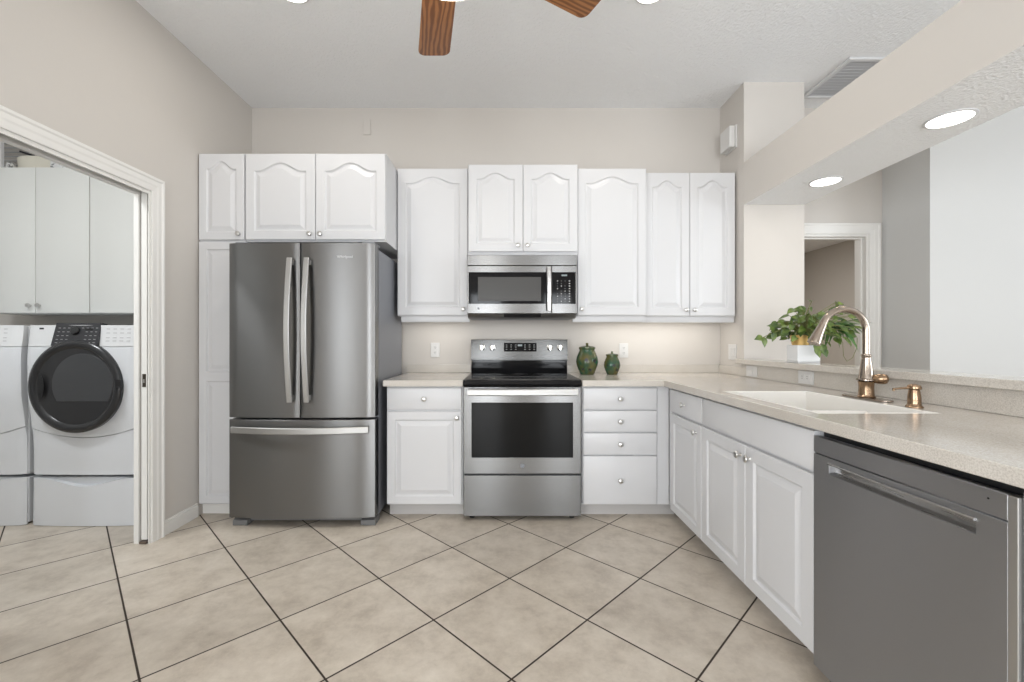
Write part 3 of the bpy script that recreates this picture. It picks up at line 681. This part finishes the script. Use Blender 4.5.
def laundry_machine(xc, name, label, cat, dryer):
    yb, ybody, hw = 3.50, 2.785, .345
    t = thing(name, label, cat, (xc, yb, 0))
    def prof(z):
        pts = ((.0,.024),(.30,.020),(.33,.014),(.55,.022),(.66,.036),(.85,.056),(1.05,.058),(1.27,.040))
        for (a, p), (b, q) in zip(pts, pts[1:]):
            if a <= z <= b: s = (z-a)/(b-a); s = s*s*(3-2*s); return p+(q-p)*s
        return pts[-1][1]
    F = lambda u, z: ybody-prof(z)-.012*(1-u*u)
    c = lambda v: (lambda u: v)
    def on(parent, nm, bm, m, **k):
        o = obj(nm, bm, m, parent, **k); o.data.transform(Matrix.Translation((-xc, -yb, 0))); return o
    bm = bm_new(); box(bm, xc-hw-.004, xc+hw+.004, ybody+.001, yb, .318, 1.262); obj('cabinet_body', bm, M_wash, t, bevel=.01, world=True)
    bm = bm_new(); box(bm, xc-hw-.004, xc+hw+.004, ybody+.001, yb-.02, .012, .300); p = obj('pedestal', bm, M_wash, t, bevel=.006, world=True)
    seam = lambda u: .622-.066*(1-u*u)
    bm = bm_new(); bulge_panel(bm, xc, hw, lambda u: seam(u)+.004, c(1.128), F, ybody); fp = obj('front_panel', bm, M_wash, t, world=True, angle=30)
    bm = bm_new(); bulge_panel(bm, xc, hw, c(.322), lambda u: seam(u), F, ybody); obj('lower_panel', bm, M_wash, t, world=True, angle=30)
    bm = bm_new(); bulge_panel(bm, xc, hw, c(1.131), c(1.264), F, ybody, nv=6)
    x_a, x_b = (xc+.16, xc+.31) if dryer else (xc+.08, xc+.28)
    for i in range(4):
        for z in (1.165,1.185,1.215,1.24):
            x = x_a+(x_b-x_a)*i/3.6; yy = F((x-xc)/hw, z); box(bm, x, x+.022, yy-.0006, yy+.004, z-.0015, z+.0015, 1)
    cp = obj('control_fascia', bm, [M_washl, M_greyprint], t, world=True, angle=30)
    scoop = lambda u: .300-.050*max(0, math.cos(min(1, abs(u)/.85)*PI/2))**2
    bm = bm_new(); bulge_panel(bm, xc, hw, c(.003), scoop, F, ybody); on(p, 'drawer', bm, M_wash, angle=30)
    if dryer:
        zc = .884; r = .288
        bm = bm_new(); y_ = F(0, zc)+.018
        lathe(bm, [(r-.004,0),(r,.006),(r,.028),(r-.006,.036),(r-.022,.042),(r-.036,.040),(r-.048,.032),(r-.052,.028),(.001,.024)], (xc-.012, y_, zc), (0,-1,0), 64); dd = obj('porthole_door', bm, M_dring, t, world=True)
        # window with a flat chord at the bottom
        R = .192; pts = []; ch = -.105
        for k in range(41):
            a = -math.asin(-ch/R)+ (PI+2*math.asin(-ch/R))*k/40; pts.append((xc+.035+R*math.cos(a)*.98, zc+.012+R*math.sin(a)))
        bm = bm_new(); prism(bm, pts, y_-.0305, y_-.0245, 0, 'xz'); on(dd, 'window', bm, M_dgls, bevel=.003)
        bm = bm_new(); pts = [(xc-.215,zc-.09),(xc-.195,zc-.045),(xc-.188,zc),(xc-.195,zc+.05),(xc-.215,zc+.09),(xc-.226,zc+.05),(xc-.230,zc),(xc-.226,zc-.045)]
        prism(bm, pts, y_-.045, y_-.0415, 0, 'xz'); on(dd, 'handle_recess', bm, M_black, bevel=.002)
        bm = bm_new(); box(bm, xc+r-.030, xc+r-.008, y_-.0445, y_-.030, zc-.005, zc+.045); on(dd, 'latch', bm, M_black)
        # slanted control panel
        bm = bm_new(); xa, xb = xc-.155, xc+.125
        prism(bm, [(2.737,1.277),(2.700,1.135),(2.73,1.130),(2.782,1.272)], xa, xb, 0, 'yz')
        sl = lambda z: 2.700+(z-1.135)*.037/.142
        for i in range(9):
            for z in (1.155,1.175,1.198,1.222,1.246):
                if abs(i-4) < 2 and z < 1.24: continue
                box(bm, xa+.022+i*.029, xa+.036+i*.029, sl(z)-.0008, sl(z)+.001, z-.0016, z+.0016, 1)
        box(bm, xa+.19, xa+.235, sl(1.235)-.001, sl(1.235)+.001, 1.222, 1.245, 2)
        pn = on(cp, 'control_panel', bm, [M_dpan, M_greyprint, M_black])
        bm = bm_new(); lathe(bm, [(.027,0),(.026,.010),(.021,.014),(.001,.0145)], (xa+.132, sl(1.228)-.0002, 1.228), (0,-.94,.34), 24); on(cp, 'dial', bm, M_black)
        bm = bm_new(); yy = F(-.73, 1.245)
        box(bm, xc-.262, xc-.235, yy-.002, yy+.004, 1.238, 1.248); on(cp, 'badge', bm, M_dpan)
    else:
        bm = bm_new(); yy = F(0, .884)+.012; lathe(bm, [(.24,0),(.24,.028),(.225,.034),(.15,.038),(.001,.038)], (xc-.05, yy, .884), (0,-1,0), 48); on(t, 'porthole_door', bm, M_washl)
    for sx in (-.28, .28):
        for sy in (2.83, 3.40): bm = bm_new(); cyl(bm, (xc+sx, sy, 0), (0,0,1), .022, .0115, 12); on(p, 'foot', bm, M_black)
laundry_machine(-2.647, 'clothes_dryer', 'white front-loading dryer on pedestal with large smoked round door', 'dryer', True)
laundry_machine(-3.378, 'washing_machine', 'white washer on pedestal cut off by the left photo edge', 'washer', False)
def laundry_cab(x0, x1, label, kn):
    t = thing('laundry_cabinet', label, 'cabinet', (x0, 3.23, 0)); w_ = x1-x0; carcass(t, w_, 1.37, 2.44, BY-3.23-.002, M_lam)
    for i in range(2):
        bm = bm_new(); a = i*w_/2+.002; b = (i+1)*w_/2-.002; slab(bm, a, b, 1.372, 2.438, e=.003); d = obj('door', bm, M_lam, t); knob(d, (b-.033) if i == 0 else (a+.033), 1.425)
laundry_cab(-3.838, -3.046, 'plain white two-door wall cabinet above the washer', 0)
laundry_cab(-3.044, -2.252, 'plain white two-door wall cabinet above the dryer', 0)
# things stored on top of the laundry cabinets
def basket():
    t = thing('storage_basket', 'cream oval basket of brushes on top of the laundry cabinets', 'basket', (-3.565, 3.37, 2.441))
    bm = bm_new(); n = 32
    prof = ((.145,.078,0),(.155,.086,.03),(.163,.090,.112),(.157,.084,.112),(.140,.074,.012))
    rings = [[bm.verts.new((rx*math.cos(2*PI*i/n), ry*math.sin(2*PI*i/n), z)) for i in range(n)] for rx, ry, z in prof]
    for a, b in zip(rings, rings[1:]):
        for i in range(n): q = (i+1) % n; bm.faces.new((a[i], a[q], b[q], b[i]))
    bm.faces.new(rings[0][::-1]); bm.faces.new(rings[-1]); obj('basket_body', bm, M_basket, t)
    return t
basket()
bm = bm_new(); strap(bm, [(-3.69,3.34,2.608),(-3.61,3.35,2.582),(-3.545,3.355,2.556),(-3.52,3.36,2.46)], (0,1,0), .03, .014); tag(obj('scrub_brush', bm, M_black, bevel=.002), 'black handled scrub brush lying across the cream basket', 'brush')
bm = bm_new(); lathe(bm, [(.012,0),(.014,.05),(.008,.08),(.008,.10),(.001,.10)], (-3.487,3.34,2.480), (0,0,1), 14); tag(obj('spray_bottle', bm, M_foot), 'small grey bottle standing in the cream basket', 'bottle')
M_script = mat('script_print_box', (.70,.70,.69), .6); mottled(M_script, (.22,.22,.22), (.72,.72,.71), 26, 2, .42, .5, (1,1,1.6))
bm = bm_new(); box(bm, -3.385, -3.08, 3.26, 3.40, 2.441, 2.515); bxo = tag(obj('gift_box', bm, M_script, bevel=.002), 'low white box with grey script print on top of laundry cabinets', 'box')
bm = bm_new(); box(bm, -3.388, -3.077, 3.257, 3.403, 2.5155, 2.528); obj('lid', bm, M_lam, bxo, bevel=.002)
M_spk = mat('speckled_cloth', (.4,.4,.4), .8); mottled(M_spk, (.05,.05,.05), (.65,.64,.62), 40, 2, .42, .56)
bm = bm_new(); lathe(bm, [(.018,0),(.026,.015),(.025,.04),(.018,.06),(.001,.066)], (-3.707,3.285,2.441), n=20); tag(obj('folded_cloth', bm, M_spk), 'black and white speckled cloth bundle beside the cream basket', 'cloth')
bm = bm_new(); box(bm, -3.82, -3.728, 3.236, 3.262, 2.441, 2.70); tag(obj('storage_carton', bm, M_pot, bevel=.002), 'tall flat white box standing upright at far left on laundry cabinets', 'carton')
# wire shelf on the wall behind them
bm = bm_new()
for k in range(10): tube(bm, [(-4.12,3.515,2.47+k*.035),(-2.9,3.515,2.47+k*.035)], .0045, 8)
for x in (-3.79,-3.3,-2.91): tube(bm, [(x,3.525,2.441),(x,3.525,2.80)], .004, 8)
tag(obj('wire_rack', bm, M_greyprint), 'grey wire rack standing against wall on top of laundry cabinets', 'rack')

# ------------------------------------------------------------------ jars on the worktop
def jar(x, y, s, label, spots):
    t = thing('ceramic_jar', label, 'jar', (x, y, CT+.0005))
    bm = bm_new(); lathe(bm, [(.052*s,0),(.056*s,.006*s),(.066*s,.03*s),(.082*s,.075*s),(.086*s,.10*s),(.080*s,.135*s),(.066*s,.17*s),(.058*s,.186*s),(.060*s,.195*s)], (0,0,0), n=40)
    for a, z, r in spots:
        R = .086*s*(.98 if abs(z-.1) < .03 else .93); p = Vector((R*math.sin(a), -R*math.cos(a), z*s)); n = Vector((math.sin(a), -math.cos(a), 0))
        lathe(bm, [(r*s, -.012*s),(r*s, .0035*s),(.001, .0035*s)], p, n, 7, 1)
    obj('body', bm, [M_jar, M_black], t, angle=40)
    bm = bm_new(); lathe(bm, [(.062*s,.1955*s),(.064*s,.200*s),(.063*s,.212*s),(.045*s,.219*s),(.016*s,.223*s),(.008*s,.228*s),(.012*s,.236*s),(.010*s,.243*s),(.001,.246*s)], (0,0,0), n=32); obj('lid', bm, M_jar, t)
jar(.627, 3.345, .98, 'larger lidded green ceramic jar on worktop beside the range', ((-.25,.115,.014),(.55,.108,.014),(.15,.04,.010),(-.6,.045,.008)))
jar(.815, 3.335, .72, 'smaller lidded green ceramic jar, right of the larger one', ((.0,.10,.015),(.8,.098,.013),(.45,.05,.012),(-.75,.10,.010)))

# ------------------------------------------------------------------ wall plates
def plate_mesh(name, parent, w_=.072, h_=.116):
    bm = bm_new(); box(bm, -w_/2, w_/2, -.006, -.0005, -h_/2, h_/2); return obj(name, bm, M_plate, parent, bevel=.002)
def outlet(loc, rz, label, gr='electrical outlets'):
    t = thing('electrical_outlet', label, 'outlet', loc, rz, gr); plate_mesh('cover_plate', t)
    for s in (-.021, .021):
        bm = bm_new(); box(bm, -.017, .017, -.009, -.0062, s-.014, s+.014)
        for q in (-.006, .006): box(bm, q-.0012, q+.0012, -.0095, -.0089, s-.002, s+.007, 1)
        cyl(bm, (0, -.0089, s-.008), (0,-1,0), .0025, .0006, 8, 1); obj('receptacle', bm, [M_plate, M_slot], t)
    return t
ob = BY
o1 = outlet(((435-505)*3.53/438, ob, 1.165-(350-341)*3.54/438), 0, 'white wall outlet above the worktop between fridge and range')
dup(o1, ((624-505)*3.53/438, ob, 1.165-(350.5-341)*3.54/438), 0, 'white wall outlet right of the two green jars')
# horizontal plates set in the backsplash behind the sink
def splash(y, z, w_, label, kind):
    t = thing('switch_plate' if kind else 'backsplash_outlet', label, 'switch' if kind else 'outlet', (RX-.0195, y, z), -PI/2)
    plate_mesh('cover_plate', t, w_, .075)
    if kind:
        bm = bm_new(); box(bm, -.017, .017, -.009, -.0062, -.026, .026); obj('rocker', bm, M_plate, t, bevel=.001)
    else:
        for s in (-.021, .021):
            bm = bm_new(); box(bm, s-.014, s+.014, -.009, -.0062, -.017, .017)
            for q in (-.006, .006): box(bm, s-.007, s+.002, -.0095, -.0089, q-.0012, q+.0012, 1)
            obj('receptacle', bm, [M_plate, M_slot], t)
splash(3.05, .955, .13, 'small white switch plate in the backsplash nearest the back corner', True)
splash(2.50, .957, .125, 'white horizontal outlet in the backsplash below the potted plant', False)
t = thing('light_switch', 'white double rocker switch on the short return wall above bar end', 'switch', (RX, 3.345, 1.08), -PI/2)
plate_mesh('cover_plate', t, .115, .118)
for s in (-.023, .023): bm = bm_new(); box(bm, s-.016, s+.016, -.010, -.0062, -.033, .033); obj('rocker', bm, M_plate, t, bevel=.002)
bm = bm_new(); box(bm, -1.145, -1.085, BY-.008, BY-.0005, 2.83, 2.955); tag(obj('blank_plate', bm, M_wall, bevel=.002), 'blank wall-coloured plate high on the back wall near the ceiling', 'plate')
t = thing('door_chime', 'white box door chime high on the short return wall', 'door chime', (RX, 3.37, 2.62), -PI/2)
bm = bm_new(); box(bm, -.07, .09, -.012, -.0005, .0, .17); obj('back_plate', bm, M_plate, t, bevel=.002)
bm = bm_new(); prism(bm, [(-.064,.004),(.084,.004),(.084,.166),(-.064,.166)], -.055, -.0125, 0, 'xz'); obj('cover', bm, M_plate, t, bevel=.008)

# ------------------------------------------------------------------ plant on the bar ledge
def plant():
    bx, by, bz = 1.805, 2.65, 1.0355; t = thing('potted_pothos', 'trailing green pothos in a white square pot on bar ledge', 'plant', (bx, by, bz))
    bm = bm_new(); cells(bm, [-.068,-.060,.060,.068], [-.050,-.042,.042,.050], lambda i, j: not (i == 1 and j == 1), .008, .105, 'xy'); box(bm, -.0675, .0675, -.0495, .0495, .0, .0079); obj('square_planter', bm, M_pot, t, bevel=.003)
    bm = bm_new(); lathe(bm, [(.036,.0085),(.041,.09),(.056,.165),(.053,.165),(.038,.10),(.001,.10)], (-.018,0,0), n=28, cap1=False); obj('gold_pot', bm, M_gold, t)
    bm = bm_new(); lathe(bm, [(.047,.140),(.050,.150),(.03,.156),(.001,.157)], (-.018,0,0), n=20); obj('soil', bm, M_soil, t)
    rnd = random.Random(5)
    def leaf(bm, p, d, up, L, W, mi=0, curl=.25):
        d = d.normalized(); s = d.cross(up).normalized(); n = s.cross(d).normalized(); rows = []
        for k in range(6):
            f = k/5; wd = W*(math.sin(PI*min(1, .12+f*.95))**.8)*(1-.15*f) if k < 5 else .0008
            c = p+d*L*f - n*curl*L*f*f; rows.append([bm.verts.new(c-s*wd*.5+n*wd*.12), bm.verts.new(c), bm.verts.new(c+s*wd*.5+n*wd*.12)])
        for a, b in zip(rows, rows[1:]):
            for q in (0, 1): bm.faces.new((a[q], a[q+1], b[q+1], b[q])).material_index = mi
    lf = bm_new(); st = bm_new(); top = Vector((-.012,-.005,.16))
    def vine(pts, r=.0022): tube(st, pts, r, 6)
    # pothos crown: arching stems with heart leaves
    for i in range(150):
        a = rnd.uniform(0, 2*PI); q = rnd.random()**.6; cx = rnd.uniform(-.04, .16)
        tip = Vector((cx+math.cos(a)*q*.15, math.sin(a)*q*.13-.02, .21+rnd.uniform(-.09,.13)*(1.1-.5*q)))
        if i < 12: tip = Vector((rnd.uniform(-.02,.22), rnd.uniform(-.05,.04), rnd.uniform(.29,.37)))
        mid = (top+tip)/2+Vector((0,0,.04)); vine([top, mid, tip], .0018)
        d = Vector((math.cos(a), math.sin(a)-.2, rnd.uniform(-1.0,.3))); leaf(lf, tip, d, Vector((rnd.uniform(-.5,.5), -.7, rnd.uniform(.2,.9))), rnd.uniform(.042,.07), rnd.uniform(.03,.048))
    # trailing vine to the left, ending over the ledge
    v = [top, Vector((-.07,-.03,.21)), Vector((-.14,-.04,.205)), Vector((-.21,-.05,.18)), Vector((-.275,-.05,.15))]; vine(v, .0024)
    for p, dx, dz in ((v[1],-.6,.4),(v[2],-.3,-.9),(v[2],-.6,.9),(v[3],-.2,-1),(v[3],-.5,.8),(v[4],-1,-.1),(v[4],.2,-1)):
        leaf(lf, p, Vector((dx, -.35, dz)), Vector((.2,-.8,.5)), rnd.uniform(.05,.065), rnd.uniform(.04,.052))
    for q in range(2):
        v = [top, Vector((.0+q*.045,-.085,.17)), Vector((.002+q*.045,-.10,.11)), Vector((.0+q*.04,-.105,.085))]; vine(v)
        for p in v[1:]: leaf(lf, p, Vector((rnd.uniform(-.4,.4),-.5,-.8)), Vector((0,-1,.3)), .055, .045)
    # narrow-leaved plant at the right side with drooping runners
    c = Vector((.20,.0,.19))
    for i in range(34):
        a = rnd.uniform(-1.6,1.6); d = Vector((math.cos(a), math.sin(a)*.7, rnd.uniform(-.3,.9)))
        leaf(lf, c+Vector((rnd.uniform(-.03,.05), rnd.uniform(-.04,.04), rnd.uniform(0,.05))), d, Vector((0,-.3,1)), rnd.uniform(.09,.14), rnd.uniform(.024,.036), 1, .9)
    for i in range(5): vine([top, (top+c)/2+Vector((0,rnd.uniform(-.03,.03),.06)), c+Vector((rnd.uniform(-.03,.04),0,.02))], .002)
    vine([c, Vector((.215,-.03,.12)), Vector((.22,-.03,.04)), Vector((.24,-.03,.008)), Vector((.275,-.03,.03)), Vector((.30,-.03,.09)), Vector((.31,-.02,.15))], .0016)
    obj('foliage', lf, [M_leaf, M_leaf2], t, angle=60); obj('stems', st, M_stem, t)
plant()

# ------------------------------------------------------------------ ceiling things
def can(x, y, z, r, label, gr, power):
    t = thing('recessed_light', label, 'ceiling light', (x, y, z), 0, gr)
    bm = bm_new(); lathe(bm, [(r*1.16,-.0005),(r*1.16,-.004),(r*1.02,-.007),(r,-.003),(r,-.0005)], (0,0,0), n=40, cap0=False, cap1=False); obj('trim_ring', bm, M_vent, t)
    bm = bm_new(); lathe(bm, [(r*.995,-.0008),(r*.995,-.0028),(.001,-.0034)], (0,0,0), n=40); obj('lens', bm, M_can, t)
    l = light('recessed_lamp', 'AREA', (x, y, z-.02), power, SOFT, r*1.8); return t
can(1.99, 2.72, 2.158, .077, 'lit recessed light in soffit nearer the back wall', 'soffit lights', .45)
can(1.985, 1.955, 2.158, .077, 'lit recessed light in soffit nearer the camera', 'soffit lights', .45)
can(-1.145, 2.355, CZ, .078, 'lit recessed ceiling light at top edge left of the fan', 'ceiling lights', 5)
can(.787, 2.36, CZ, .078, 'lit recessed ceiling light at top edge right of the fan', 'ceiling lights', 5)

def vent():
    xa, xb, ya, yb = 2.285, 2.74, 2.905, 3.385; t = thing('ceiling_vent', 'white slatted air vent on the ceiling beyond the soffit', 'vent', ((xa+xb)/2, (ya+yb)/2, CZ))
    bm = bm_new(); cells(bm, [xa, xa+.03, xb-.03, xb], [ya, ya+.03, yb-.03, yb], lambda i, j: not (i == 1 and j == 1), CZ-.016, CZ-.0005, 'xy'); obj('frame', bm, M_vent, t, bevel=.003, world=True)
    bm = bm_new(); box(bm, xa+.03, xb-.03, ya+.03, yb-.03, CZ-.003, CZ-.0008); obj('backing', bm, M_ventd, t, world=True)
    for k in range(12):
        y = ya+.045+k*.0345; bm = bm_new(); prism(bm, [(y+.016,CZ-.0035),(y,CZ-.014),(y-.001,CZ-.0125),(y+.014,CZ-.0033)], xa+.0305, xb-.0305, 0, 'yz'); obj('slat', bm, M_vent, t, world=True)
vent()

def fan():
    hx, hy, bz = -.20, 1.47, 2.55; t = thing('ceiling_fan', 'wooden five-blade ceiling fan with lights at the top photo edge', 'ceiling fan', (hx, hy, CZ))
    Z = lambda z: z-CZ
    bm = bm_new(); lathe(bm, [(.065,-.0005),(.065,-.02),(.05,-.05),(.018,-.07),(.0125,-.07),(.0125,Z(2.72))], (0,0,0), n=28); obj('downrod', bm, M_bronzeh, t)
    bm = bm_new(); lathe(bm, [(.03,Z(2.72)-.0005),(.10,Z(2.705)),(.135,Z(2.67)),(.14,Z(2.61)),(.11,Z(2.575)),(.11,Z(2.54)),(.075,Z(2.525)),(.06,Z(2.51)),(.06,Z(2.47)),(.001,Z(2.47))], (0,0,0), n=36); obj('motor_housing', bm, M_bronzeh, t)
    a0 = math.radians(102.5)
    for k in range(5):
        a = a0-k*2*PI/5; R0, R1, hw0, hw1 = .20, .667, .066, .075
        bm = bm_new(); pts = [(R0,-hw0)]
        for i in range(7): s = i/6*PI/2; pts.append((R1-.035+.035*math.sin(s), -hw1+.035-.035*math.cos(s)))
        for i in range(7): s = i/6*PI/2; pts.append((R1-.035+.035*math.cos(s), hw1-.035+.035*math.sin(s)))
        pts.append((R0,hw0)); prism(bm, pts, -.004, .004)
        b = obj('blade', bm, M_wood, t, bevel=.0015); b.location = (0,0,Z(bz)); b.rotation_euler = (math.radians(-8), 0, a)
        bm = bm_new(); strap(bm, [(.10,0,.03),(.16,0,.012),(.21,0,-.0085),(.30,0,-.0085)], (0,1,0), .045, .008); obj('blade_bracket', bm, M_bronzeh, b)
    for k in range(4):
        a = math.radians(90+90*k); d = Vector((math.cos(a), math.sin(a), 0))
        bm = bm_new(); tube(bm, [Vector((0,0,Z(2.495)))+d*.055, Vector((0,0,Z(2.535)))+d*.10, Vector((0,0,Z(2.514)))+d*.118], .008, 10); arm = obj('lamp_arm', bm, M_bronzeh, t)
        bm = bm_new(); ax = (d*.55+Vector((0,0,-1))).normalized(); o_ = Vector((0,0,Z(2.516)))+d*.118
        lathe(bm, [(.018,0),(.026,.012),(.045,.05),(.058,.085),(.055,.085),(.042,.05),(.001,.02)], o_, ax, 24, cap1=False); obj('glass_shade', bm, M_lamp, arm)
        p = o_+ax*.115; light('fan_bulb', 'POINT', (hx+p.x, hy+p.y, CZ+p.z), .35, WARM, .03)
fan()

# under-cabinet light bar behind the rail of the right-hand wall cabinets
t = thing('under_cabinet_light', 'slim lit light bar under the right wall cabinets', 'light', (1.12, 3.36, zA))
bm = bm_new(); box(bm, -.45, .50, -.03, .03, -.016, -.0005); obj('housing', bm, M_plate, t, bevel=.002)
bm = bm_new(); box(bm, -.44, .49, -.022, .022, -.020, -.0165); obj('diffuser', bm, M_bar, t)
light('under_cabinet_lamp', 'AREA', (1.15, 3.38, zA-.024), 1.1, (1,.97,.92), .95, .05)
dup(t, (-.53, 3.36, zA), label='added unseen light bar under the wall cabinet left of the microwave').scale = (.45, 1, 1)  # unseen bar added to brighten the wall beside the range
light('under_cabinet_lamp', 'AREA', (-.53, 3.38, zA-.024), .42, (1,.97,.92), .42, .05)  # fill light that goes with the added left bar
light('added_cooktop_fill', 'AREA', (.12, 3.30, 1.318), .45, (1,.97,.92), .5, .08)  # unseen light added below the microwave to lift the wall behind the cooktop
# unseen fill lights added to brighten the laundry and the study
light('added_laundry_fill', 'AREA', (-3.0, 1.5, CZ-.03), 32, (.95,.98,1), .4)
light('added_study_fill', 'AREA', (2.6, 5.0, 2.42), 26, SOFT, .4)
